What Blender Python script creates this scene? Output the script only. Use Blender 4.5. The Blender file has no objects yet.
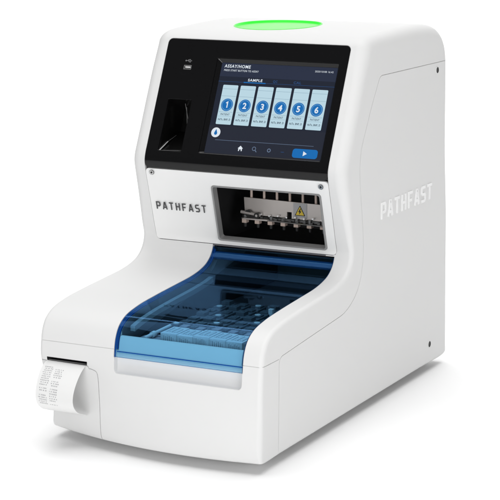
import bpy, bmesh, math, random
from mathutils import Vector, Matrix
from mathutils.geometry import tessellate_polygon
SC = bpy.context.scene
COL = SC.collection
rnd = random.Random(7)

# ------------------------------------------------------------------ camera, world, lights
W = 0.288                                   # body width (x), depth runs along +y, z up
ya, pi_, ro = [math.radians(a) for a in (27.5228, 11.6554, -.4253)]
fw = Vector((-math.sin(ya)*math.cos(pi_), math.cos(ya)*math.cos(pi_), -math.sin(pi_)))
rt0 = Vector((math.cos(ya), math.sin(ya), 0)); up0 = rt0.cross(fw)
rt = rt0*math.cos(ro) + up0*math.sin(ro); up = up0*math.cos(ro) - rt0*math.sin(ro)
cam = bpy.data.cameras.new('camera'); camo = bpy.data.objects.new('camera', cam); COL.objects.link(camo)
cam.sensor_width = 36; cam.lens = 36*1929.8/500; cam.clip_end = 100; cam.clip_start = .05
M = Matrix.Identity(4)
for i in range(3):
    M[i][0], M[i][1], M[i][2] = rt[i], up[i], -fw[i]
M.translation = Vector((1.2106, -1.7913, .669))
camo.matrix_world = M
SC.camera = camo

wd = bpy.data.worlds.new('World'); SC.world = wd; wd.use_nodes = True
bg = wd.node_tree.nodes['Background']; bg.inputs[0].default_value = (1, 1, 1, 1); bg.inputs[1].default_value = .10

def area(name, loc, target, sx, sy, power, color=(1, 1, 1)):
    l = bpy.data.lights.new(name, 'AREA'); l.shape = 'RECTANGLE'; l.size = sx; l.size_y = sy; l.energy = power; l.color = color
    o = bpy.data.objects.new(name, l); COL.objects.link(o); o.location = loc
    d = Vector(target) - Vector(loc)
    o.rotation_euler = d.to_track_quat('-Z', 'Y').to_euler()
    return o
area('overhead_softbox', (0.05, .25, 4.0), (0.05, .2501, 0), 4.5, 4.5, 176)
area('front_softbox', (.55, -2.7, .75), (.15, .2, .2), 1.6, .9, 29)
area('side_softbox', (1.75, -.95, .35), (.29, .12, .10), .9, .6, 9.5)
area('backdrop_softbox', (-1.2, 2.2, 3.4), (-1.8, 4.6, .6), 4.5, 1.5, 95)

vs = SC.view_settings
SC.display_settings.display_device = 'sRGB'
vs.view_transform = 'Standard'; vs.look = 'None'; vs.exposure = 0; vs.gamma = 1
cy = SC.cycles
cy.max_bounces = 12; cy.transparent_max_bounces = 16; cy.glossy_bounces = 5; cy.transmission_bounces = 8; cy.diffuse_bounces = 5
cy.use_denoising = True; cy.sample_clamp_indirect = 6; cy.caustics_refractive = False; cy.caustics_reflective = False

# ------------------------------------------------------------------ materials
def srgb(r, g, b):
    f = lambda c: (c/255/12.92 if c/255 <= .04045 else ((c/255+.055)/1.055)**2.4)
    return (f(r), f(g), f(b), 1)
def mat(name, col, rough=.5, metal=0., spec=.5, bevel=0., noise=0., emit=None, estr=1., coat=0., bump=0., bscale=900):
    m = bpy.data.materials.new(name); m.use_nodes = True; nt = m.node_tree; b = nt.nodes['Principled BSDF']
    b.inputs['Base Color'].default_value = col if len(col) == 4 else (*col, 1)
    b.inputs['Roughness'].default_value = rough; b.inputs['Metallic'].default_value = metal
    b.inputs['Specular IOR Level'].default_value = spec; b.inputs['Coat Weight'].default_value = coat
    if emit:
        b.inputs['Emission Color'].default_value = emit; b.inputs['Emission Strength'].default_value = estr
    nrm = None
    if bevel:
        bv = nt.nodes.new('ShaderNodeBevel'); bv.samples = 6; bv.inputs['Radius'].default_value = bevel; nrm = bv.outputs[0]
    if noise or bump:
        tc = nt.nodes.new('ShaderNodeTexCoord'); nz = nt.nodes.new('ShaderNodeTexNoise')
        nz.inputs['Scale'].default_value = bscale; nz.inputs['Detail'].default_value = 2
        nt.links.new(tc.outputs['Object'], nz.inputs['Vector'])
        if noise:
            mr = nt.nodes.new('ShaderNodeMapRange'); mr.inputs['To Min'].default_value = rough-noise; mr.inputs['To Max'].default_value = rough+noise
            nt.links.new(nz.outputs[0], mr.inputs[0]); nt.links.new(mr.outputs[0], b.inputs['Roughness'])
        if bump:
            bp = nt.nodes.new('ShaderNodeBump'); bp.inputs['Strength'].default_value = bump; bp.inputs['Distance'].default_value = .0002
            nt.links.new(nz.outputs[0], bp.inputs['Height'])
            if nrm: nt.links.new(nrm, bp.inputs['Normal'])
            nrm = bp.outputs[0]
    if nrm: nt.links.new(nrm, b.inputs['Normal'])
    return m
WHITE = mat('white_plastic', (.715, .715, .712), .56, bevel=.0014, noise=.04, bump=.12, spec=.22)
PLATE = mat('satin_white_plate', (.82, .82, .815), .40, bevel=.0007, noise=.03)
WALL_IN = mat('tray_well_shade', (.12, .12, .135), .5)  # darkened to stand in for the unlit depth under the lid
DARK = mat('dark_chamber', (.026, .026, .028), .45)
BLACK = mat('gloss_black_panel', (.005, .005, .0055), .08, bevel=.0006, noise=.02, spec=.36)
BLACKIN = mat('reader_black', (.004, .004, .004), .25)
GREYFR = mat('grey_window_frame', (.27, .27, .27), .38, bevel=.0006)
STEEL = mat('brushed_steel', (.56, .52, .495), .38, metal=.5)
STEELD = mat('dark_steel', (.12, .12, .12), .35, metal=.8)
PEACH = mat('dispenser_tip', (.62, .50, .44), .5)
SCREW = mat('screw_metal', (.22, .22, .22), .35, metal=.9)
INK = mat('grey_print', (.045, .045, .047), .6)
LABELG = mat('label_grey', (.42, .42, .43), .5)
YEL = mat('label_yellow', (.75, .55, .05), .5)
INKB = mat('label_black', (.012, .012, .012), .5)
PAPER = mat('thermal_paper', (.79, .79, .785), .75, spec=.2)
PRINT = mat('thermal_print', (.42, .42, .43), .8)
RUB = mat('rubber_foot', (.03, .03, .03), .8)
FLOORM = mat('white_floor', (.96, .96, .96), .9, spec=.1)
USBM = mat('usb_metal', (.7, .7, .7), .3, metal=.9)
GREEN = mat('green_lens', (.01, .06, .01), .4, emit=srgb(116, 242, 104), estr=.84)
GREEN2 = mat('green_lens_rim', (.02, .3, .02), .35, emit=srgb(60, 232, 66), estr=.9)
TRAYW = mat('tray_white', (.60, .60, .63), .45, bevel=.0005)
TRAYG = mat('tray_grey', (.26, .23, .27), .5, bevel=.0005)
def lidmat(name, tint, fr=1.49):
    m = bpy.data.materials.new(name); m.use_nodes = True; nt = m.node_tree
    nt.nodes.remove(nt.nodes['Principled BSDF']); out = nt.nodes['Material Output']
    t = nt.nodes.new('ShaderNodeBsdfTransparent'); t.inputs[0].default_value = (*tint, 1)
    g = nt.nodes.new('ShaderNodeBsdfGlossy'); g.inputs['Roughness'].default_value = .03; g.inputs[0].default_value = (.15, .36, .70, 1)
    f = nt.nodes.new('ShaderNodeFresnel'); f.inputs[0].default_value = fr
    x = nt.nodes.new('ShaderNodeMixShader')
    ge = nt.nodes.new('ShaderNodeNewGeometry'); k1 = nt.nodes.new('ShaderNodeMath'); k1.operation = 'SUBTRACT'; k1.inputs[0].default_value = 1
    k2 = nt.nodes.new('ShaderNodeMath'); k2.operation = 'MULTIPLY'
    nt.links.new(ge.outputs['Backfacing'], k1.inputs[1]); nt.links.new(k1.outputs[0], k2.inputs[0]); nt.links.new(f.outputs[0], k2.inputs[1])
    nt.links.new(k2.outputs[0], x.inputs[0]); nt.links.new(t.outputs[0], x.inputs[1]); nt.links.new(g.outputs[0], x.inputs[2]); nt.links.new(x.outputs[0], out.inputs[0])
    return m
LID = lidmat('blue_acrylic', (.685, .87, .968), 1.45)
LIDE = mat('blue_acrylic_edge', (.012, .10, .36), .15)

def scrmat(name, rgb, s=1.):
    return mat(name, (.004, .004, .005), .18, emit=srgb(*rgb), estr=s, spec=.35)
S_BG = scrmat('screen_background', (30, 36, 50)); S_BAR = scrmat('screen_bar', (40, 47, 66)); S_LOW = scrmat('screen_lower', (36, 40, 52))
S_CARD = scrmat('screen_card', (186, 214, 226)); S_BLUE = scrmat('screen_blue', (20, 106, 178)); S_RING = scrmat('screen_ring', (130, 180, 214))
S_WH = scrmat('screen_white', (222, 230, 238)); S_DK = scrmat('screen_dark_text', (50, 66, 84)); S_GR = scrmat('screen_grey', (104, 122, 148)); S_LN = scrmat('screen_line', (120, 150, 170))
S_DIM = scrmat('screen_dim_blue', (38, 74, 122))

# ------------------------------------------------------------------ helpers
def link(name, me, mats, parent=None, sharp=35, wn=True):
    o = bpy.data.objects.new(name, me); COL.objects.link(o)
    if mats:
        if not isinstance(mats, (list, tuple)): mats = [mats]
        for m in mats: me.materials.append(m)
    me.polygons.foreach_set('use_smooth', [True]*len(me.polygons))
    me.set_sharp_from_angle(angle=math.radians(sharp))
    if wn:
        w = o.modifiers.new('wn', 'WEIGHTED_NORMAL'); w.keep_sharp = True; w.weight = 60
    if parent: o.parent = parent
    return o
def bm_obj(name, bm, mats, parent=None, **k):
    bmesh.ops.recalc_face_normals(bm, faces=bm.faces)
    me = bpy.data.meshes.new(name); bm.to_mesh(me); bm.free()
    return link(name, me, mats, parent, **k)
def bm_mesh(bm):
    bmesh.ops.recalc_face_normals(bm, faces=bm.faces)
    me = bpy.data.meshes.new('tmp'); bm.to_mesh(me); bm.free(); return me
def boolean(me, cutters, op='DIFFERENCE'):
    """mesh data after booleans with a list of mesh data"""
    o = bpy.data.objects.new('tmp_a', me); COL.objects.link(o); tmp = [o]
    for c in cutters:
        co = bpy.data.objects.new('tmp_c', c); COL.objects.link(co); tmp.append(co)
        m = o.modifiers.new('b', 'BOOLEAN'); m.operation = op; m.object = co; m.solver = 'EXACT'
    dg = bpy.context.evaluated_depsgraph_get(); dg.update()
    r = bpy.data.meshes.new_from_object(o.evaluated_get(dg))
    for t in tmp: bpy.data.objects.remove(t)
    return r
def tag(o, label, cat, group=None, kind=None):
    o['label'] = label; o['category'] = cat
    if group: o['group'] = group
    if kind: o['kind'] = kind
def box_bm(bm, x0, x1, y0, y1, z0, z1, mi=0, F=None):
    vs_ = [Vector((x, y, z)) for x in (x0, x1) for y in (y0, y1) for z in (z0, z1)]
    if F: vs_ = [F(*v) for v in vs_]
    v = [bm.verts.new(p) for p in vs_]
    for f in ((0,1,3,2), (4,6,7,5), (0,4,5,1), (2,3,7,6), (0,2,6,4), (1,5,7,3)):
        bm.faces.new([v[i] for i in f]).material_index = mi
def prism_bm(bm, pts, h0, h1, F, mi=0):
    """2-D outline pts extruded from height h0 to h1 in frame F(u,v,h)"""
    n = len(pts)
    a = [bm.verts.new(F(p[0], p[1], h0)) for p in pts]; b = [bm.verts.new(F(p[0], p[1], h1)) for p in pts]
    for t in tessellate_polygon([[Vector((p[0], p[1], 0)) for p in pts]]):
        for L in (a, b):
            try: bm.faces.new([L[i] for i in t]).material_index = mi
            except ValueError: pass
    for i in range(n):
        j = (i+1) % n
        bm.faces.new([a[i], a[j], b[j], b[i]]).material_index = mi
def rrect(u0, u1, v0, v1, r, n=6):
    p = []
    for cu, cv, a0 in ((u1-r, v1-r, 0), (u0+r, v1-r, 90), (u0+r, v0+r, 180), (u1-r, v0+r, 270)):
        for k in range(n+1):
            a = math.radians(a0+90*k/n); p.append((cu+r*math.cos(a), cv+r*math.sin(a)))
    return p
def circ(u, v, r, n=28, a=1, b=1):
    return [(u+a*r*math.cos(2*math.pi*k/n), v+b*r*math.sin(2*math.pi*k/n)) for k in range(n)]
def cyl_bm(bm, p0, p1, r0, r1=None, n=20, mi=0):
    p0, p1 = Vector(p0), Vector(p1); r1 = r0 if r1 is None else r1
    d = (p1-p0).normalized(); a = d.orthogonal().normalized(); b = d.cross(a)
    A = [bm.verts.new(p0+(a*math.cos(2*math.pi*k/n)+b*math.sin(2*math.pi*k/n))*r0) for k in range(n)]
    B = [bm.verts.new(p1+(a*math.cos(2*math.pi*k/n)+b*math.sin(2*math.pi*k/n))*r1) for k in range(n)]
    bm.faces.new(A).material_index = mi; bm.faces.new(B).material_index = mi
    for k in range(n):
        bm.faces.new([A[k], A[(k+1) % n], B[(k+1) % n], B[k]]).material_index = mi
def stroke(pts, w):
    """outline of an open polyline of width w, mitred"""
    P = [Vector((p[0], p[1])) for p in pts]; n = len(P); L = []; R = []
    for i in range(n):
        d0 = (P[i]-P[i-1]).normalized() if i else (P[1]-P[0]).normalized()
        d1 = (P[i+1]-P[i]).normalized() if i < n-1 else d0
        n0 = Vector((-d0.y, d0.x)); n1 = Vector((-d1.y, d1.x)); m = (n0+n1).normalized(); k = w/2/max(.35, m.dot(n0))
        L.append(P[i]+m*k); R.append(P[i]-m*k)
    return [(p.x, p.y) for p in L+R[::-1]]
_fc = {}
def text_tris(s, size, bold=0.):
    """flat triangles of a line of text, left at 0, cap height about .7*size"""
    key = (s, size, bold)
    if key not in _fc:
        c = bpy.data.curves.new('t', 'FONT'); c.body = s; c.size = size; c.offset = bold; c.resolution_u = 3; c.space_character = 1.14; c.fill_mode = 'FRONT'
        o = bpy.data.objects.new('t', c); COL.objects.link(o)
        dg = bpy.context.evaluated_depsgraph_get(); dg.update()
        me = bpy.data.meshes.new_from_object(o.evaluated_get(dg)); bpy.data.objects.remove(o)
        _fc[key] = ([v.co.copy() for v in me.vertices], [list(p.vertices) for p in me.polygons])
    return _fc[key]
def text_bm(bm, s, u, v, width=None, size=.004, F=None, h=0, mi=0, bold=0., align='L', slope=0.):
    V, Fc = text_tris(s, size, bold)
    xs = [p.x for p in V]; k = 1. if width is None else width/(max(xs)-min(xs)); w = (max(xs)-min(xs))*k
    off = u - min(xs)*k - (w/2 if align == 'C' else 0)
    vv = [bm.verts.new(F(off+p.x*k, v+p.y, h)) for p in V]
    for f in Fc:
        try: bm.faces.new([vv[i] for i in f]).material_index = mi
        except ValueError: pass
GLYPH = {   # stroke letters of the wordmark, cell height 1
 'P': [[(.07, 0), (.07, .93), (.46, .93), (.56, .83), (.56, .52), (.46, .42), (.14, .42)]],
 'A': [[(.03, 0), (.27, .93), (.35, .93), (.59, 0)], [(.17, .27), (.45, .27)]],
 'T': [[(0, .93), (.62, .93)], [(.31, .86), (.31, 0)]],
 'H': [[(.07, 0), (.07, 1)], [(.55, 0), (.55, 1)], [(.14, .5), (.48, .5)]],
 'F': [[(.07, 0), (.07, .93), (.58, .93)], [(.14, .47), (.50, .47)]],
 'S': [[(.57, .93), (.16, .93), (.07, .84), (.07, .58), (.16, .5), (.47, .5), (.56, .42), (.56, .16), (.47, .07), (.04, .07)]],
}
def strip_bm(bm, pts, w, h0, h1, F):
    o = stroke(pts, w); n = len(pts); L = o[:n]; R = o[n:][::-1]; q = []
    for i in range(n): q.append([bm.verts.new(F(p[0], p[1], h)) for p, h in ((L[i], h0), (R[i], h0), (R[i], h1), (L[i], h1))])
    for a, b in zip(q, q[1:]):
        for k in range(4): bm.faces.new([a[k], a[(k+1) % 4], b[(k+1) % 4], b[k]])
    bm.faces.new(q[0]); bm.faces.new(q[-1][::-1])
def wordmark(bm, word, u0, u1, v0, v1, F, h0, h1, wt=.14, gap=.36):
    adv = .62+gap; tot = adv*len(word)-gap; ku = (u1-u0)/tot; kv = v1-v0
    for i, ch in enumerate(word):
        for j, st in enumerate(GLYPH[ch]):
            strip_bm(bm, [(u0+i*adv*ku+p[0]*ku, v0+p[1]*kv) for p in st], wt*abs(kv), h0, h1-.00004*j, F)

# ------------------------------------------------------------------ the side profile of the body
CTRL = [(.006, .012), (.0018, .0138), (0, .018), (.001, .050), (.003, .090), (.0058, .120), (.0092, .134), (.0165, .1455), (.031, .1545), (.058, .1605), (.100, .1645),
        (.150, .1678), (.185, .1703), (.207, .1738), (.2235, .1790), (.2345, .1867), (.2402, .1955), (.2418, .204), (.2399, .2115), (.2375, .2190), (.2320, .2400), (.2250, .2650), (.2185, .2880), (.2168, .2960), (.2166, .3030), (.2185, .3100),
        (.2240, .3220), (.2400, .3557), (.2600, .3979), (.2740, .4274), (.2800, .4400), (.2826, .4454), (.2880, .4502), (.2965, .4531), (.310, .4546), (.350, .4558), (.400, .4568),
        (.450, .4562), (.490, .4530), (.512, .4470), (.527, .4360), (.5355, .4210), (.5385, .4000), (.5392, .370), (.5405, .250), (.5425, .100), (.5435, .022), (.5420, .0145), (.537, .012),
        (.45, .012), (.30, .012), (.15, .012), (.05, .012)]
def catmull(P, step):
    out = []; n = len(P)
    for i in range(n):
        p0, p1, p2, p3 = [Vector(P[(i+k) % n]) for k in (-1, 0, 1, 2)]
        t = [0]
        for a, b in ((p0, p1), (p1, p2), (p2, p3)): t.append(t[-1]+max((b-a).length, 1e-6)**.5)
        m = max(1, int(round((p2-p1).length/step)))
        for k in range(m):
            x = t[1]+(t[2]-t[1])*k/m
            A1 = p0*((t[1]-x)/(t[1]-t[0]))+p1*((x-t[0])/(t[1]-t[0])); A2 = p1*((t[2]-x)/(t[2]-t[1]))+p2*((x-t[1])/(t[2]-t[1])); A3 = p2*((t[3]-x)/(t[3]-t[2]))+p3*((x-t[2])/(t[3]-t[2]))
            B1 = A1*((t[2]-x)/(t[2]-t[0]))+A2*((x-t[0])/(t[2]-t[0])); B2 = A2*((t[3]-x)/(t[3]-t[1]))+A3*((x-t[1])/(t[3]-t[1]))
            out.append(B1*((t[2]-x)/(t[2]-t[1]))+B2*((x-t[1])/(t[2]-t[1])))
    return out
PROF = catmull(CTRL, .0022)
NP = len(PROF)
SL = [0.]
for i in range(1, NP): SL.append(SL[-1]+(PROF[i]-PROF[i-1]).length)
def nrm2(i):
    d = (PROF[(i+1) % NP]-PROF[i-1]).normalized(); return Vector((-d.y, d.x))   # curve runs clockwise: left is outside
NRM = [nrm2(i) for i in range(NP)]
for _ in range(2): NRM = [(NRM[i-1]+NRM[i]*2+NRM[(i+1) % NP]).normalized() for i in range(NP)]
def at(s):
    import bisect
    i = min(max(bisect.bisect_right(SL, s)-1, 0), NP-2); f = (s-SL[i])/(SL[i+1]-SL[i])
    return PROF[i].lerp(PROF[i+1], f), NRM[i].lerp(NRM[i+1], f).normalized()
def s_of(y, z):
    best = min(range(NP), key=lambda i: (PROF[i]-Vector((y, z))).length)
    c = [SL[max(best-1, 0)]+(SL[min(best+1, NP-1)]-SL[max(best-1, 0)])*k/40 for k in range(41)]
    return min(c, key=lambda s: (at(s)[0]-Vector((y, z))).length)
def sm(a, b, x):
    t = min(max((x-a)/(b-a), 0), 1); return t*t*(3-2*t)
def bow(x, y, z):            # the lower front is slightly bowed in plan
    return (-.008+1.0*(x-.19)**2 if x < .30 else 0)*sm(.112, .035, z)*sm(.09, .03, y)
def rad(p):                  # rounding of the long edges along the profile
    y, z = p
    r = .0055
    r += (.0075)*sm(.19, .30, z)*(1 if y > .15 else 0)
    r += .003*sm(.40, .45, z)
    if z < .03: r = .0035+(.002)*sm(.014, .03, z)
    return r
def make_body():
    bm = bmesh.new(); rows = []
    A = [0, .12, .25, .38, .5, .62, .75, .88, 1]
    def row(x, off, xin):
        R = []
        for i in range(NP):
            r = rad(PROF[i]); q = PROF[i]-NRM[i]*(off(r)); xx = xin(r) if x is None else x
            R.append(bm.verts.new((xx, q.x+bow(xx, q.x, q.y), q.y)))
        rows.append(R)
    row(None, lambda r: r+.0012, lambda r: 0)
    for a in A:
        th = a*math.pi/2; row(None, lambda r: r*(1-math.sin(th)), lambda r: r*(1-math.cos(th)))
    for k in range(1, 22): row(.024+(W-.048)*k/22, lambda r: 0, None)
    for a in A[::-1]:
        th = a*math.pi/2; row(None, lambda r: r*(1-math.sin(th)), lambda r: W-r*(1-math.cos(th)))
    row(None, lambda r: r+.0012, lambda r: W)
    for a, b in zip(rows, rows[1:]):
        for i in range(NP): bm.faces.new([a[i], a[(i+1) % NP], b[(i+1) % NP], b[i]])
    for R in (rows[0], rows[-1]):
        for t in tessellate_polygon([[Vector((v.co.y, v.co.z, 0)) for v in R]]):
            try: bm.faces.new([R[i] for i in t])
            except ValueError: pass
    return bm_mesh(bm)
def ribbon(s0, s1, xl, xr, d0, d1, rc=0., step=.003, bm=None, mi=0, edge_mi=None):
    """solid strip that follows the profile, rounded corners rc"""
    own = bm is None
    if own: bm = bmesh.new()
    ss = []
    if rc:
        K = [rc*(1-math.cos(math.pi/2*k/6)) for k in range(7)]
        ss += [s0+k for k in K]
        n = max(1, int((s1-s0-2*rc)/step)); ss += [s0+rc+(s1-s0-2*rc)*k/n for k in range(1, n)]
        ss += [s1-k for k in K[::-1]]
    else:
        n = max(1, int((s1-s0)/step)); ss = [s0+(s1-s0)*k/n for k in range(n+1)]
    prev = None; ei = mi if edge_mi is None else edge_mi
    for j, s in enumerate(ss):
        e = min(s-s0, s1-s); ins = rc-math.sqrt(max(0, rc*rc-(rc-e)**2)) if rc and e < rc else 0
        p, n = at(s); q = []
        for x, d in ((xl+ins, d0), (xr-ins, d0), (xr-ins, d1), (xl+ins, d1)):
            c = p+n*d; q.append(bm.verts.new((x, c.x, c.y)))
        if prev:
            for a in range(4):
                b = (a+1) % 4; bm.faces.new([prev[a], prev[b], q[b], q[a]]).material_index = ei if a in (1, 3) else mi
        else: bm.faces.new(q).material_index = ei
        prev = q
    bm.faces.new(prev[::-1]).material_index = ei
    return bm_mesh(bm) if own else None
def poly_x(pts, x0, x1):       # outline in (y,z) extruded along x
    bm = bmesh.new(); prism_bm(bm, pts, x0, x1, lambda u, v, h: Vector((h, u, v))); return bm_mesh(bm)
def round_poly(P, rs, n=5):
    out = []; m = len(P)
    for i in range(m):
        p = Vector(P[i]); a = Vector(P[i-1])-p; b = Vector(P[(i+1) % m])-p; r = rs[i] if isinstance(rs, (list, tuple)) else rs
        if r <= 0: out.append((p.x, p.y)); continue
        r = min(r, a.length*.49, b.length*.49); A = p+a.normalized()*r; B = p+b.normalized()*r
        for k in range(n+1):
            t = k/n; q = A*(1-t)**2+p*2*t*(1-t)+B*t*t; out.append((q.x, q.y))
    return out
def inset(P, d):
    n = len(P); out = []; ar = sum(P[i-1][0]*P[i][1]-P[i][0]*P[i-1][1] for i in range(n)); sg = 1 if ar > 0 else -1
    for i in range(n):
        a, p, b = Vector(P[i-1]), Vector(P[i]), Vector(P[(i+1) % n]); d0 = (p-a).normalized(); d1 = (b-p).normalized()
        m = (Vector((-d0.y, d0.x))+Vector((-d1.y, d1.x)))
        m = m.normalized() if m.length > 1e-6 else Vector((-d0.y, d0.x))
        q = p+m*sg*d; out.append((q.x, q.y))
    return out

# ------------------------------------------------------------------ the analyzer
root = bpy.data.objects.new('lab_analyzer', None); COL.objects.link(root); root.location = (W/2, .27, 0)
root.matrix_world = Matrix.Translation(Vector((W/2, .27, 0)))
INV = root.matrix_world.inverted()
tag(root, 'white bench-top immunoassay analyzer with tilted black touchscreen and blue see-through lid', 'lab analyzer')
def part(o, parent=None):
    o.parent = parent or root
    if o.parent == root: o.matrix_parent_inverse = INV.copy()
    return o

S_LID0 = s_of(.0055, .1165); S_LID1 = s_of(.2406, .1965)
S_PL0 = s_of(.2412, .2000); S_PL1 = s_of(.2168, .2915); S_BK0 = S_PL1+.0012; S_BK1 = s_of(.2822, .4443)
XL, XR = .0205, .2668
body = make_body()

# outlines of separate covers, in the side plane (y,z)
SIDE = [(.0429, -.02), (.0470, .1190), (.0520, .1238), (.2201, .1365), (.2480, .1490), (.2640, .1660), (.2735, .1960), (.2700, .2350), (.2630, .2750), (.2600, .3000), (.2640, .3243), (.2952, .3739),
        (.3170, .4035), (.3225, .4063), (.5263, .4044), (.60, .4040), (.60, -.02)]
SIDER = round_poly(SIDE, [0, .004, .004, .02, .02, .02, .02, .03, .03, .02, .02, .02, .006, .006, 0, 0, 0])
side_cut = poly_x(SIDER, W-.0010, W+.02); side_keep = poly_x(inset(SIDER, .0004), W-.0009, W+.02)
DOOR = [(-.03, .0985), (.066, .0985), (.0675, .0955), (.0700, .0955), (.0783, .0935), (.0800, .0835), (.0812, .0270), (.0865, -.02), (-.03, -.02)]
DOORR = round_poly(DOOR, [0, .001, 0, 0, .0045, .003, .02, 0, 0])
def poly_y(pts, y0, y1):
    bm = bmesh.new(); prism_bm(bm, pts, y0, y1, lambda u, v, h: Vector((u, h, v))); return bm_mesh(bm)
door_cut = poly_y(DOORR, -.03, .034); door_keep = poly_y(inset(DOORR, .0005), -.03, .0338)

side_me = boolean(body.copy(), [side_keep], 'INTERSECT')
door_me = boolean(body.copy(), [door_keep], 'INTERSECT')
cut = [side_cut, door_cut]
# recess for the two front plates and for the lid
cut.append(ribbon(S_PL0-.0006, S_BK1+.0004, XL-.0004, XR+.0004, -.0032, .012, rc=.0065))
cut.append(ribbon(S_LID0-.004, S_LID1+.0016, .1004, .2643, -.0043, .012))
cut.append(ribbon(S_LID1-.026, S_LID1+.0016, .1004, .2643, -.0130, .012))
for x0, x1 in ((.1004, .1040), (.2607, .2643)): cut.append(ribbon(S_LID0+.004, S_LID1, x0, x1, -.0074, -.002))
# handle scoop below the lid
bm = bmesh.new()
H_ = [(-.02, .1166), (.0125, .1166), (.0105, .0990), (.0085, .0950), (-.0012, .0940), (-.02, .0938)]
prism_bm(bm, round_poly(H_, [0, 0, .008, .004, .002, 0]), .1012, .2636, lambda u, v, h: Vector((h, u, v)))
cut.append(boolean(bm_mesh(bm), [poly_y(rrect(.1012, .2636, .0940, .1300, .0055), -.03, .03)], 'INTERSECT'))
# paper slot
cut.append(poly_y(rrect(.0105, .0650, .0988, .1030, .0005), -.03, .03))
# tray well below the lid and chamber behind the window
def off(s, d): p, n = at(s); q = p+n*d; return (q.x, q.y)
well = [(.0178, .118), (.0178, .192), (.41, .192), (.41, .118)]
cut.append(poly_x(well, .1041, .2606))
cut.append(poly_x([(.009, .1356), (.030, .1356), (.030, .19), (.009, .19)], .1041, .2606))
cut.append(poly_x([(.210, .2005), (.210, .2902), (.2300, .2960), (.41, .2960), (.41, .1935), (.252, .1935), (.252, .2005)], .0850, .2655))
bm = bmesh.new(); prism_bm(bm, circ(.122, .379, 1, 64, .0545, .060), .449, .47, lambda u, v, h: Vector((u, v, h))); cut.append(bm_mesh(bm))
body = boolean(body, cut)
# horizontal parting line above the base, cut as a hairline groove on the outside
g = bmesh.new()
for (x0, x1) in ((-.02, .1006), (.2641, W+.02)):
    prism_bm(g, [(x0, -.03), (x1, -.03), (x1, .0465 if x1 > .2 else .10), (x0, .0465 if x1 > .2 else .10)], .12145, .12185, lambda u, v, h: Vector((u, v, h)))
ring = bm_mesh(g)
core_bm = bmesh.new()
box_bm(core_bm, .0010, W-.0010, .0058+.0008, .30, .10, .14)
ring = boolean(ring, [bm_mesh(core_bm)])
body = boolean(body, [ring])
for p in body.polygons:
    c = p.center
    inner = .0845 < c.x < .2660 and .2155 < c.y < .415 and .117 < c.z < .297 and (c.y > .245 or c.z > .2)
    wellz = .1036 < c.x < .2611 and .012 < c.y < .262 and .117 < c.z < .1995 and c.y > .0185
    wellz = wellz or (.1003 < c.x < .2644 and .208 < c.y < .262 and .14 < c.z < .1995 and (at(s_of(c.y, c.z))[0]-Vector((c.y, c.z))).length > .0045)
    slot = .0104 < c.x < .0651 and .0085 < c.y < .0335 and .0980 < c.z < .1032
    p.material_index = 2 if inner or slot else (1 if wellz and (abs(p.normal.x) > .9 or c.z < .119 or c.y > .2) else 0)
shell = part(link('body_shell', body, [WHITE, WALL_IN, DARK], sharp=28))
side = part(link('side_panel', side_me, WHITE, sharp=28))
door = part(link('printer_door', door_me, WHITE, sharp=28))

# raised lettering and screws on the side panel
FS = lambda u, v, h: Vector((W+h, u, v))
bm = bmesh.new(); wordmark(bm, 'PATHFAST', .3235, .4850, .2305, .2510, FS, -.0004, .0011, wt=.18, gap=.32)
part(bm_obj('raised_lettering', bm, mat('bright_white_letter', (.84, .84, .84), .35, bevel=.0004), sharp=30), side)
for y, z in ((.4993, .3947), (.4832, .0378)):
    bm = bmesh.new()
    n = 24; prof = [(.0046, -.0002), (.0046, .0007), (.0040, .0009), (.0033, .0006), (.0030, .0003), (0, .0003)]
    rings = [[bm.verts.new(FS(y+r*math.cos(2*math.pi*k/n), z+r*math.sin(2*math.pi*k/n), h)) for k in range(n)] for r, h in prof[:-1]]
    for j, (a, b) in enumerate(zip(rings, rings[1:])):
        for k in range(n): bm.faces.new([a[k], a[(k+1) % n], b[(k+1) % n], b[k]]).material_index = 0 if j < 2 else 1
    bm.faces.new(rings[-1]).material_index = 1
    part(bm_obj('screw', bm, [WHITE, INKB]), side)

# black control panel
LN = math.hypot(1, .4746); EV = Vector((0, .4746, 1))/LN; EN = Vector((0, -1, .4746))/LN; O0 = Vector((0, .2240, .3220))
FP = lambda u, v, h: O0+Vector((u, 0, 0))+EV*v+EN*h
panel = ribbon(S_BK0, S_BK1, XL, XR, -.0029, .0002, rc=.0060, step=.002)
pc = []
bm = bmesh.new(); prism_bm(bm, rrect(.0930, .2560, -.0085, .1130, .002), -.02, .01, FP); pc.append(bm_mesh(bm))
bm = bmesh.new(); prism_bm(bm, rrect(.0368, .0695, -.0085, .0575, .0012), -.02, .01, FP); pc.append(bm_mesh(bm))
bm = bmesh.new(); prism_bm(bm, rrect(.0485, .0598, .0960, .1020, .001), -.02, .01, FP); pc.append(bm_mesh(bm))
panel = boolean(panel, pc)
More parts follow.
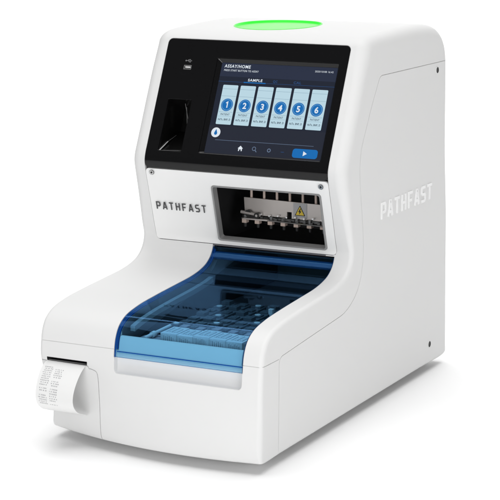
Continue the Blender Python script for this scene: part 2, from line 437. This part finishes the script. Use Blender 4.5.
# pockets behind the panel openings go into the shell too
sc_ = []
bm = bmesh.new(); prism_bm(bm, rrect(.0925, .2565, -.0090, .1135, .002), -.0065, .01, FP); sc_.append(bm_mesh(bm))
def FR(u, v, h): return FP(u, v, h)
bm = bmesh.new()
v = [bm.verts.new(p) for p in (FP(.0364, -.0089, .01), FP(.0699, -.0089, .01), FP(.0699, .0579, .01), FP(.0364, .0579, .01),
                               FP(.0364, -.0089, -.004), FP(.0699, -.0089, -.004), FP(.0699, .0579, -.004), FP(.0364, .0579, -.004),
                               FP(.0364, .0300, -.046), FP(.0699, .0300, -.046), FP(.0699, .0579, -.046), FP(.0364, .0579, -.046))]
for f in ((0, 1, 2, 3), (0, 4, 5, 1), (1, 5, 6, 2), (2, 6, 7, 3), (3, 7, 4, 0), (4, 8, 9, 5), (5, 9, 10, 6), (6, 10, 11, 7), (7, 11, 8, 4), (8, 11, 10, 9)):
    bm.faces.new([v[i] for i in f])
sc_.append(bm_mesh(bm))
nf = boolean(shell.data, sc_)
bm = bmesh.new(); bm.from_mesh(nf); bmesh.ops.remove_doubles(bm, verts=bm.verts, dist=2e-6); bmesh.ops.dissolve_degenerate(bm, edges=bm.edges, dist=2e-5); bm.to_mesh(nf); bm.free()
nf.materials.append(BLACKIN)
for p in nf.polygons:
    q = p.center-O0; u, vv, h = p.center.x, q.dot(EV), q.dot(EN)
    if .03 < u < .26 and -.012 < vv < .117 and -.05 < h < -.0031: p.material_index = 3
nf.polygons.foreach_set('use_smooth', [True]*len(nf.polygons)); nf.set_sharp_from_angle(angle=math.radians(28))
shell.data = nf
cp = part(link('control_panel', panel, BLACK, sharp=28))
# screen bezel: sloped frame inside the recess
bm = bmesh.new()
o_, i_ = rrect(.0932, .2558, -.0083, .1128, .002), rrect(.0985, .2535, -.0062, .1085, .001)
oo = [bm.verts.new(FP(p[0], p[1], -.0004)) for p in o_]; ii = [bm.verts.new(FP(p[0], p[1], -.0036)) for p in i_]; oo2 = [bm.verts.new(FP(p[0], p[1], -.0058)) for p in o_]; ii2 = [bm.verts.new(FP(p[0], p[1], -.0058)) for p in i_]
for a, b in ((oo, ii), (ii, ii2), (ii2, oo2), (oo2, oo)):
    for k in range(len(a)): bm.faces.new([a[k], a[(k+1) % len(a)], b[(k+1) % len(a)], b[k]])
part(bm_obj('screen_bezel', bm, BLACK), cp)
# display with its printed interface
DX, DV = -.0016, .0007
FD = lambda u, v, h: FP(u+DX, v+DV, -.0040+h)
MI = {m.name: i for i, m in enumerate([S_BG, S_BAR, S_LOW, S_CARD, S_BLUE, S_RING, S_WH, S_DK, S_GR, S_LN, S_DIM])}
SM = [S_BG, S_BAR, S_LOW, S_CARD, S_BLUE, S_RING, S_WH, S_DK, S_GR, S_LN, S_DIM]
bm = bmesh.new()
def shp(pts, h, m): prism_bm(bm, pts, max(0, h-.00004), h, FD, SM.index(m))
def rect(u0, u1, v0, v1): return [(u0, v0), (u1, v0), (u1, v1), (u0, v1)]
prism_bm(bm, rect(.0995, .2555, -.0075, .1080), -.0014, 0, FD, 0)
shp(rect(.1000, .2550, .0905, .1078), .00005, S_BAR); shp(rect(.1000, .2550, -.0070, .0280), .00005, S_LOW)
shp(rect(.1000, .2550, .0838, .0842), .0001, S_DIM)
T = lambda s, u, v, w, sz, m, b=0, al='L': text_bm(bm, s, u, v, w, sz, FD, .00016, SM.index(m), b, al)
T('ASSAY/HOME', .1043, .1018, .0355, .0056, S_WH, .00012)
T('PRESS START BUTTON TO ASSAY', .1046, .0972, .0470, .0034, S_WH, .00002)
T('2020/10/08 16:42', .2262, .1012, .0240, .0032, S_WH, 0)
T('SAMPLE', .1397, .0856, .0195, .0046, S_WH, .0001)
T('QC', .1735, .0855, .006, .0042, S_DIM, .0001); T('CAL', .2010, .0855, .010, .0042, S_DIM, .0001)
shp(rect(.1345, .1640, .0833, .0846), .00014, S_BLUE)
for i in range(6):
    u0 = .1078+i*.02396; u1 = u0+.0206; uc = (u0+u1)/2
    shp(rrect(u0, u1, .0297, .0797, .0012), .00012, S_CARD)
    shp(rect(u0+.0004, u1-.0004, .0746, .0749), .00016, S_LN); shp(rect(u0+.0004, u1-.0004, .0655, .0658), .00016, S_LN)
    shp(circ(uc, .0545, .0080), .00016, S_BLUE); shp(circ(uc, .0545, .0068), .0002, S_RING); shp(circ(uc, .0545, .0064), .00024, S_BLUE)
    if i: text_bm(bm, str(i+1), uc, .0508, None, .0105, FD, .0003, SM.index(S_WH), .0003, 'C')
    else: strip_bm(bm, [(uc-.0016, .0567), (uc+.0004, .0580), (uc+.0004, .0508)], .0014, .0002, .0003, FD)
    for f in list(bm.faces)[-8:] if i == 0 else (): f.material_index = SM.index(S_WH)
    shp(rect(u0+.001, u1-.001, .0452, .0455), .00016, S_LN)
    text_bm(bm, 'PATIENT', uc, .0412, .0120, .0035, FD, .0002, SM.index(S_DK), .00005, 'C')
    shp(rect(u0+.001, u1-.001, .0398, .0400), .00016, S_LN)
    text_bm(bm, 'HsTn, BNP, D', uc, .0348, .0165, .0034, FD, .0002, SM.index(S_DK), .0001, 'C')
shp(circ(.1105, .0192, .0062), .00012, S_WH)
shp([(.1105, .0236), (.1092, .0205), (.1084, .0186), (.1087, .0168), (.1105, .0158), (.1123, .0168), (.1126, .0186), (.1118, .0205)], .00018, S_BLUE)
shp(rect(.1116, .2430, .0098, .0102), .00012, S_GR)
shp([(.1442, .0012), (.1477, .0046), (.1512, .0012), (.1502, .0012), (.1502, -.0020), (.1488, -.0020), (.1488, 0), (.1466, 0), (.1466, -.0020), (.1452, -.0020), (.1452, .0012)], .00012, S_WH)
for k in range(16):
    a0, a1 = 2*math.pi*k/16, 2*math.pi*(k+1)/16
    for (uc, vc, r, w) in ((.1660, .0020, .0026, .0007), (.1860, .0012, .0024, .0009)):
        shp([(uc+r*math.cos(a0), vc+r*math.sin(a0)), (uc+(r-w)*math.cos(a0), vc+(r-w)*math.sin(a0)), (uc+(r-w)*math.cos(a1), vc+(r-w)*math.sin(a1)), (uc+r*math.cos(a1), vc+r*math.sin(a1))], .00012, S_GR)
shp(stroke([(.1677, .0003), (.1698, -.0020)], .0009), .00012, S_GR); shp(rect(.2020, .2060, .0000, .0006), .00012, S_DIM)
shp(rrect(.2172, .2500, -.0054, .0058, .0035), .00012, S_BLUE)
shp([(.2312, -.0028), (.2312, .0032), (.2362, .0002)], .0002, S_WH)
part(bm_obj('display', bm, SM, wn=False, sharp=10), cp)
# usb socket and its mark
bm = bmesh.new()
box_bm(bm, .0490, .0593, .0964, .1016, -.0075, -.0068, 1, FP)
for a in ((.0490, .0593, .1008, .1016), (.0490, .0593, .0964, .0970), (.0490, .0496, .0970, .1008), (.0587, .0593, .0970, .1008)): box_bm(bm, a[0], a[1], a[2], a[3], -.0068, .0003, 0, FP)
box_bm(bm, .0505, .0578, .0986, .1002, -.0068, -.0004, 2, FP)
part(bm_obj('usb_port', bm, [USBM, INKB, mat('usb_tongue', (.75, .75, .75), .4)], wn=False, sharp=30), cp)
bm = bmesh.new()
HS = .00025
FG = lambda u, v, h: FP(u, v, h)
for o in (stroke([(.0505, .1073), (.0575, .1073)], .0006), stroke([(.0525, .1073), (.0540, .1088), (.0556, .1088)], .0006), stroke([(.0535, .1073), (.0550, .1058), (.0563, .1058)], .0006), circ(.0505, .1073, .0010, 12), rect(.0556, .0566, .1083, .1093), circ(.0566, .1058, .0007, 10), [(.0575, .1066), (.0590, .1073), (.0575, .1080)]):
    prism_bm(bm, o, HS, HS+.0001, FG); HS += .00002
part(bm_obj('usb_mark', bm, mat('faint_grey_print', (.16, .16, .165), .5), wn=False), cp)
# barcode reader: pale rods painted as glints and faint edge lines of the pocket
bm = bmesh.new()
a, b = Vector(FP(.0372, -.0078, -.0030)), Vector(FP(.0372, .0085, -.0190)); 
for (p, q, r) in ((a, b, .0007),): cyl_bm(bm, p, q, r, r*.8, 8, 0)
cyl_bm(bm, FP(.0375, -.0078, -.0030), FP(.0690, -.0040, -.0100), .00022, .00018, 6, 1)
cyl_bm(bm, b, FP(.0372, .0220, -.0360), .00025, .0002, 6, 1)
for p, q, r in ((FP(.0470, .0570, -.0300), FP(.0470, .0330, -.0420), .0004), (FP(.0545, .0560, -.0120), FP(.0600, .0300, -.0240), .0003), (FP(.0560, .0240, -.0300), FP(.0690, .0250, -.0300), .0003), (FP(.0690, .0570, -.0040), FP(.0690, -.0060, -.0040), .0003)): cyl_bm(bm, p, q, r, r, 6, 1)
part(bm_obj('reader_edge_glints', bm, [mat('reader_glint', (.75, .75, .75), .35), mat('reader_dull', (.22, .22, .22), .4)], wn=False), cp)

# white front plate with window
pl = ribbon(S_PL0, S_PL1, XL, XR, -.0029, .0003, rc=.0048, step=.002)
D0 = Vector((0, .2412-.2166, .199-.292)).normalized(); N0 = Vector((0, D0.z, -D0.y)); P0 = Vector((0, .2166, .292))
if N0.y > 0: N0 = -N0
FW = lambda u, v, h: P0+Vector((u, 0, 0))+D0*v+N0*h
bm = bmesh.new(); prism_bm(bm, rrect(.1092, .2556, .0170, .0900, .0035), -.03, .02, FW)
pl = boolean(pl, [bm_mesh(bm)])
plate = part(link('front_plate', pl, PLATE, sharp=28))
bm = bmesh.new(); wordmark(bm, 'PATHFAST', .0285, .0980, .0543, .0443, FW, .0002, .00042, wt=.15, gap=.38)
part(bm_obj('printed_lettering', bm, INK, wn=False, sharp=20), plate)
for u, v in ((.0293, .0052), (.2575, .0070)):
    bm = bmesh.new(); n = 20
    for r0, h, mi in ((.0032, .0010, 0), (.0024, .0012, 2), (.0015, .0014, 1)):
        prism_bm(bm, circ(u, v, r0, n), .0002, h, FW, mi)
    part(bm_obj('screw', bm, [SCREW, INKB, USBM], sharp=30), plate)
# window frame: a deep grey reveal
bm = bmesh.new()
O_, I_ = rrect(.1094, .2554, .0172, .0898, .0033), rrect(.1114, .2536, .0186, .0880, .0028)
LV = [[bm.verts.new(FW(p[0], p[1], h)) for p in Lp] for Lp, h in ((O_, .0006), (I_, .0004), (I_, -.0100), (O_, -.0100))]
for a, b in zip(LV, LV[1:]+LV[:1]):
    for k in range(len(a)): bm.faces.new([a[k], a[(k+1) % len(a)], b[(k+1) % len(a)], b[k]])
part(bm_obj('window_frame', bm, GREYFR), plate)

# dispensing unit seen through the window
disp = part(bpy.data.objects.new('dispenser', None)); COL.objects.link(disp)
bm = bmesh.new()
FB = lambda u, v, h: Vector((u, .300-h, v))
box = [(.1130, .2490), (.2560, .2465), (.2560, .2262), (.1790, .2270), (.1790, .2350), (.1725, .2350), (.1725, .2275), (.1142, .2275)]
prism_bm(bm, box, -.003, 0, FB)
part(bm_obj('steel_plate', bm, STEEL, sharp=30), disp)
for k in range(8):
    x = .1200+k*.01775
    bm = bmesh.new(); cyl_bm(bm, (x+.0006, .306, .240), (x, .306, .296), .0017, n=12); part(bm_obj('guide_rod', bm, PEACH), disp)
    bm = bmesh.new(); xx = .1324+(k-1)*.0179
    box_bm(bm, xx-.003, xx+.003, .297, .304, .2172, .2222); cyl_bm(bm, (xx, .3005, .2120), (xx, .3005, .2172), .0018, .0024, 10, 1); cyl_bm(bm, (xx, .3005, .2222), (xx, .3005, .2275), .0040, .0040, 12, 1)
    if .112 < xx < .262: part(bm_obj('nozzle', bm, [PEACH, STEELD]), disp)
    else: bm.free()
for (xa, xb, za, zb_) in ((.1120, .1385, .2316, .2290), (.2230, .2500, .2290, .2262)):
    bm = bmesh.new(); cyl_bm(bm, (xa, .294, za), (xb, .294, zb_), .0021, n=12, mi=0); cyl_bm(bm, (xa+.010, .2925, za-.001), (xa+.010, .297, za-.001), .0042, n=14, mi=1); cyl_bm(bm, (xb-.004, .2915, zb_-.0005), (xb-.004, .297, zb_-.0005), .0036, n=14, mi=1); cyl_bm(bm, (xb-.004, .2910, zb_-.0005), (xb-.004, .2914, zb_-.0005), .0016, n=10, mi=0)
    part(bm_obj('clamp', bm, [STEEL, INKB]), disp)
    bm = bmesh.new(); box_bm(bm, xa+.004, xb+.012, .290, .295, za-.0085, za-.0068); part(bm_obj('clamp_rail', bm, STEEL), disp)
bm = bmesh.new(); box_bm(bm, .1130, .2560, .2985, .3020, .2232, .2262); 
for k in range(14): box_bm(bm, .118+k*.0098, .1215+k*.0098, .2955, .2984, .2225, .2245+.0012*(k % 3))
for k in range(11):
    xk = .1265+k*.0119; cyl_bm(bm, (xk, .2950, .2288+.0008*(k % 2)), (xk, .2985, .2288+.0008*(k % 2)), .0012, n=8, mi=1)
cyl_bm(bm, (.113, .2935, .2238), (.252, .2935, .2212), .0007, n=8, mi=1)
part(bm_obj('nozzle_bar', bm, [STEELD, USBM], sharp=30), disp)
bm = bmesh.new()
prism_bm(bm, rect(.1815, .2000, .2288, .2470), .0002, .0006, FB, 0)
prism_bm(bm, round_poly([(.1835, .2315), (.1980, .2315), (.19075, .2447)], .0012), .0006, .0009, FB, 2)
prism_bm(bm, round_poly([(.1850, .2324), (.1965, .2324), (.19075, .2430)], .0008), .0009, .0011, FB, 1)
prism_bm(bm, [(.1912, .2408), (.1885, .2362), (.1903, .2362), (.1896, .2330), (.1930, .2374), (.1911, .2374), (.1922, .2408)], .0011, .0013, FB, 2)
part(bm_obj('warning_label', bm, [LABELG, YEL, INKB], wn=False, sharp=20), disp)

# blue lid
bm = bmesh.new(); ribbon(S_LID0-.0036, S_LID1, .1012, .2635, -.0034, -.0002, step=.001, bm=bm, mi=0, edge_mi=1)
lid = part(bm_obj('lid', bm, [LID, LIDE], sharp=40))
bm = bmesh.new(); ribbon(S_LID0+.0020, S_LID0+.0030, .1020, .2628, -.0040, -.0035, step=.0005, bm=bm)
part(bm_obj('lid_lip', bm, LIDE), lid)

bm = bmesh.new(); pc_, nn_ = at(S_LID1-.007); hc = pc_-nn_*.0092; cyl_bm(bm, (.1012, hc.x, hc.y), (.2635, hc.x, hc.y), .0052, n=24)
part(bm_obj('hinge_barrel', bm, mat('hinge_blue', (.02, .07, .17), .2)), lid)

for x0, x1 in ((.1017, .1026), (.2621, .2630)):
    bm = bmesh.new(); ribbon(S_LID0+.0050, S_LID1-.002, x0, x1, -.0062, -.0036, step=.001, bm=bm); part(bm_obj('lid_flange', bm, LIDE, sharp=40), lid)

# cartridge tray under the lid
tray = part(bpy.data.objects.new('cartridge_tray', None)); COL.objects.link(tray)
bm = bmesh.new(); box_bm(bm, .1046, .2600, .0185, .400, .1175, .1205); part(bm_obj('tray_base', bm, TRAYG), tray)
def zdeck(y): # underside of lid
    return at(s_of(y, .165))[0].y-.006
bm = bmesh.new()
ys = (.026, .035, .05, .08, .12, .16, .195, .212)
pts = [(y, zdeck(y)-.003) for y in ys]+[(y, zdeck(y)-.009) for y in ys[::-1]]
prism_bm(bm, pts, .1105, .1165, lambda u, v, h: Vector((h, u, v))); part(bm_obj('side_rail', bm, mat('rail_grey', (.20, .21, .23), .45, bevel=.0005)), tray)
TRAYB = mat('tray_rear_shade', (.10, .105, .125), .4, bevel=.0004)  # dark tone paints the shade over the rear of the lanes
for i in range(6):                                     # six cartridge lanes
    xa = .1265+i*.0208
    bm = bmesh.new()
    box_bm(bm, xa, xa+.0168, .060, .2250, .1216, .1290, 1)
    box_bm(bm, xa+.0010, xa+.0158, .058, .2200, .1290, .1330, 1)
    y0, zt = (.052, .1330) if i == 0 else (.033, .1445-.0008*(i % 3))
    box_bm(bm, xa-.0018 if i else xa+.0006, xa+.0187 if i else xa+.0162, y0, .0640, .1216, zt-.004)
    if i:
        for k in range(5): box_bm(bm, xa+.0016+k*.0031, xa+.0036+k*.0031, .0385, .0600-.003*((k+i) % 3), zt-.004, zt-.0028-.0004*(k % 2))
        box_bm(bm, xa+.004, xa+.013, .0655, .0770, .1330, zt-.0035, 2)
    if i:
        for k in range(6): box_bm(bm, xa+.0014+k*.0025, xa+.0026+k*.0025, y0-.0016, y0, .1220, zt-.006-.001*(k % 3))
    for k in range(7):
        yk = .082+k*.021; zk = .1350 if (k+i) % 3 else .1372
        box_bm(bm, xa+.0030, xa+.0138, yk, yk+.0115, .1330, zk, 1)
        prism_bm(bm, circ(xa+.0084, yk+.0058, .0036, 16), zk, zk+.0006, lambda u, v, h: Vector((u, v, h)), 0 if (k+2*i) % 5 == 0 else 1)
    part(bm_obj('cartridge_lane', bm, [TRAYW, TRAYB, TRAYG], sharp=30), tray)
bm = bmesh.new(); box_bm(bm, .1185, .1440, .0190, .1000, .1206, .1300); box_bm(bm, .1200, .1300, .0260, .0420, .1300, .1320)
for k in range(5): box_bm(bm, .1210, .1425, .048+k*.010, .0525+k*.010, .1300, .1312)
part(bm_obj('tray_shelf', bm, TRAYG, sharp=30), tray)
bm = bmesh.new(); a0 = Vector((.1230, .030, .1345)); 
cyl_bm(bm, (.1300, .024, .1335), (.1300, .095, .1350), .0022, n=12); cyl_bm(bm, (.1300, .040, .1335), (.1300, .046, .1337), .0036, n=12)
part(bm_obj('tray_spindle', bm, TRAYW), tray)
bm = bmesh.new(); box_bm(bm, .2400, .2432, .118, .122, .1405, .155); box_bm(bm, .2390, .2442, .1175, .1225, .152, .158); part(bm_obj('lane_marker', bm, TRAYW), tray)

# status light on the roof
bm = bmesh.new(); n = 64; cx_, cy_, a_, b_ = .122, .379, .0545, .060
def zr(y): return at(s_of(y, .455))[0].y
R = []
for f, h in ((.998, -.0048), (.998, .0007), (.975, .0007), (.955, -.0022), (.5, -.0019), (.2, -.0017)):
    R.append([bm.verts.new((cx_+a_*f*math.cos(2*math.pi*k/n), cy_+b_*f*math.sin(2*math.pi*k/n), zr(cy_+b_*f*math.sin(2*math.pi*k/n))+h)) for k in range(n)])
for j, (p, q) in enumerate(zip(R, R[1:])):
    for k in range(n): bm.faces.new([p[k], p[(k+1) % n], q[(k+1) % n], q[k]]).material_index = 1 if j == 2 else 0
bm.faces.new(R[-1])
part(bm_obj('status_light', bm, [GREEN, GREEN2]))

# feet
for x in (.075, W-.075):
    for y in (.095, .46):
        bm = bmesh.new(); cyl_bm(bm, (x, y, 0), (x, y, .0130), .013, .012, 24); part(bm_obj('foot', bm, RUB))

# ------------------------------------------------------------------ receipt
def paper_path():
    return catmull_open([(.0090, .0990), (.0055, .0983), (-.0020, .0950), (-.0105, .0885), (-.0195, .0780), (-.0245, .0670), (-.0235, .0570), (-.0170, .0490), (-.0080, .0440), (.0020, .0405), (.0052, .0392)])
def catmull_open(P):
    P = [Vector(p) for p in P]; P = [2*P[0]-P[1]]+P+[2*P[-1]-P[-2]]; out = []
    for i in range(1, len(P)-2):
        for k in range(8):
            t = k/8; p0, p1, p2, p3 = P[i-1:i+3]
            out.append(.5*((2*p1)+(p2-p0)*t+(2*p0-5*p1+4*p2-p3)*t*t+(3*p1-p0-3*p2+p3)*t**3))
    out.append(P[-2]); return out
PP = paper_path(); PS = [0]
for a, b in zip(PP, PP[1:]): PS.append(PS[-1]+(b-a).length)
PX0, PX1 = .0098, .0632
def ppt(u, s, h):
    i = max(0, min(len(PP)-2, next((k for k in range(len(PS)-1) if PS[k+1] >= s), len(PP)-2)))
    f = (s-PS[i])/(PS[i+1]-PS[i]); p = PP[i].lerp(PP[i+1], f); d = (PP[i+1]-PP[i]).normalized(); n = Vector((d.y, -d.x))
    x = PX0+(PX1-PX0)*u
    sk = .0050*(1-u)*sm(.010, .05, s)*sm(PS[-1], PS[-1]-.04, s)        # the curl flattens towards its left edge
    q = p+n*h
    return Vector((x, q.x+sk, q.y))
bm = bmesh.new(); NU, NS = 10, 70; grid = []
for layer in (0, -.00018):
    grid.append([[bm.verts.new(ppt(i/NU, PS[-1]*j/NS, layer)) for i in range(NU+1)] for j in range(NS+1)])
for L in grid:
    for j in range(NS):
        for i in range(NU): bm.faces.new([L[j][i], L[j][i+1], L[j+1][i+1], L[j+1][i]])
A_, B_ = grid
for j in range(NS):
    for i in (0, NU): bm.faces.new([A_[j][i], A_[j+1][i], B_[j+1][i], B_[j][i]])
for i in range(NU):
    for j in (0, NS): bm.faces.new([A_[j][i], A_[j][i+1], B_[j][i+1], B_[j][i]])
rec = bm_obj('receipt', bm, PAPER, sharp=60, wn=False)
tag(rec, 'white paper printout curling out of the slot in the lower left front', 'receipt')
bm = bmesh.new()
row = .0135
while row < .062:
    for c0, c1 in ((.07, .30), (.36, .58)):
        if rnd.random() < .12: continue
        u = c0+rnd.uniform(0, .03)
        while u < c1-.02:
            w = rnd.uniform(.012, .034); h = .0012
            q = [ppt(u, row, .00012), ppt(min(u+w, c1), row, .00012), ppt(min(u+w, c1), row+h, .00012), ppt(u, row+h, .00012)]
            bm.faces.new([bm.verts.new(p) for p in q]); u += w+rnd.choice((.010, .014, .03))
    row += .0027 if not (.036 < row < .0385) else .0042
o = bm_obj('printed_lines', bm, PRINT, wn=False); o.parent = rec

# ------------------------------------------------------------------ white studio sweep: table surface curving up into a backdrop
bm = bmesh.new(); prof = [(-5.0, 0)]+[(3.2, 0)]+[(3.2+1.2*math.sin(math.radians(a)), 1.2-1.2*math.cos(math.radians(a))) for a in range(6, 91, 6)]+[(4.4, 4.2)]
prev = None
for y, z in prof:
    q = [bm.verts.new((x, y, z)) for x in (-6, 5)]
    if prev: bm.faces.new([prev[0], prev[1], q[1], q[0]])
    prev = q
fl = bm_obj('ground', bm, FLOORM, wn=False, sharp=60); fl['kind'] = 'structure'
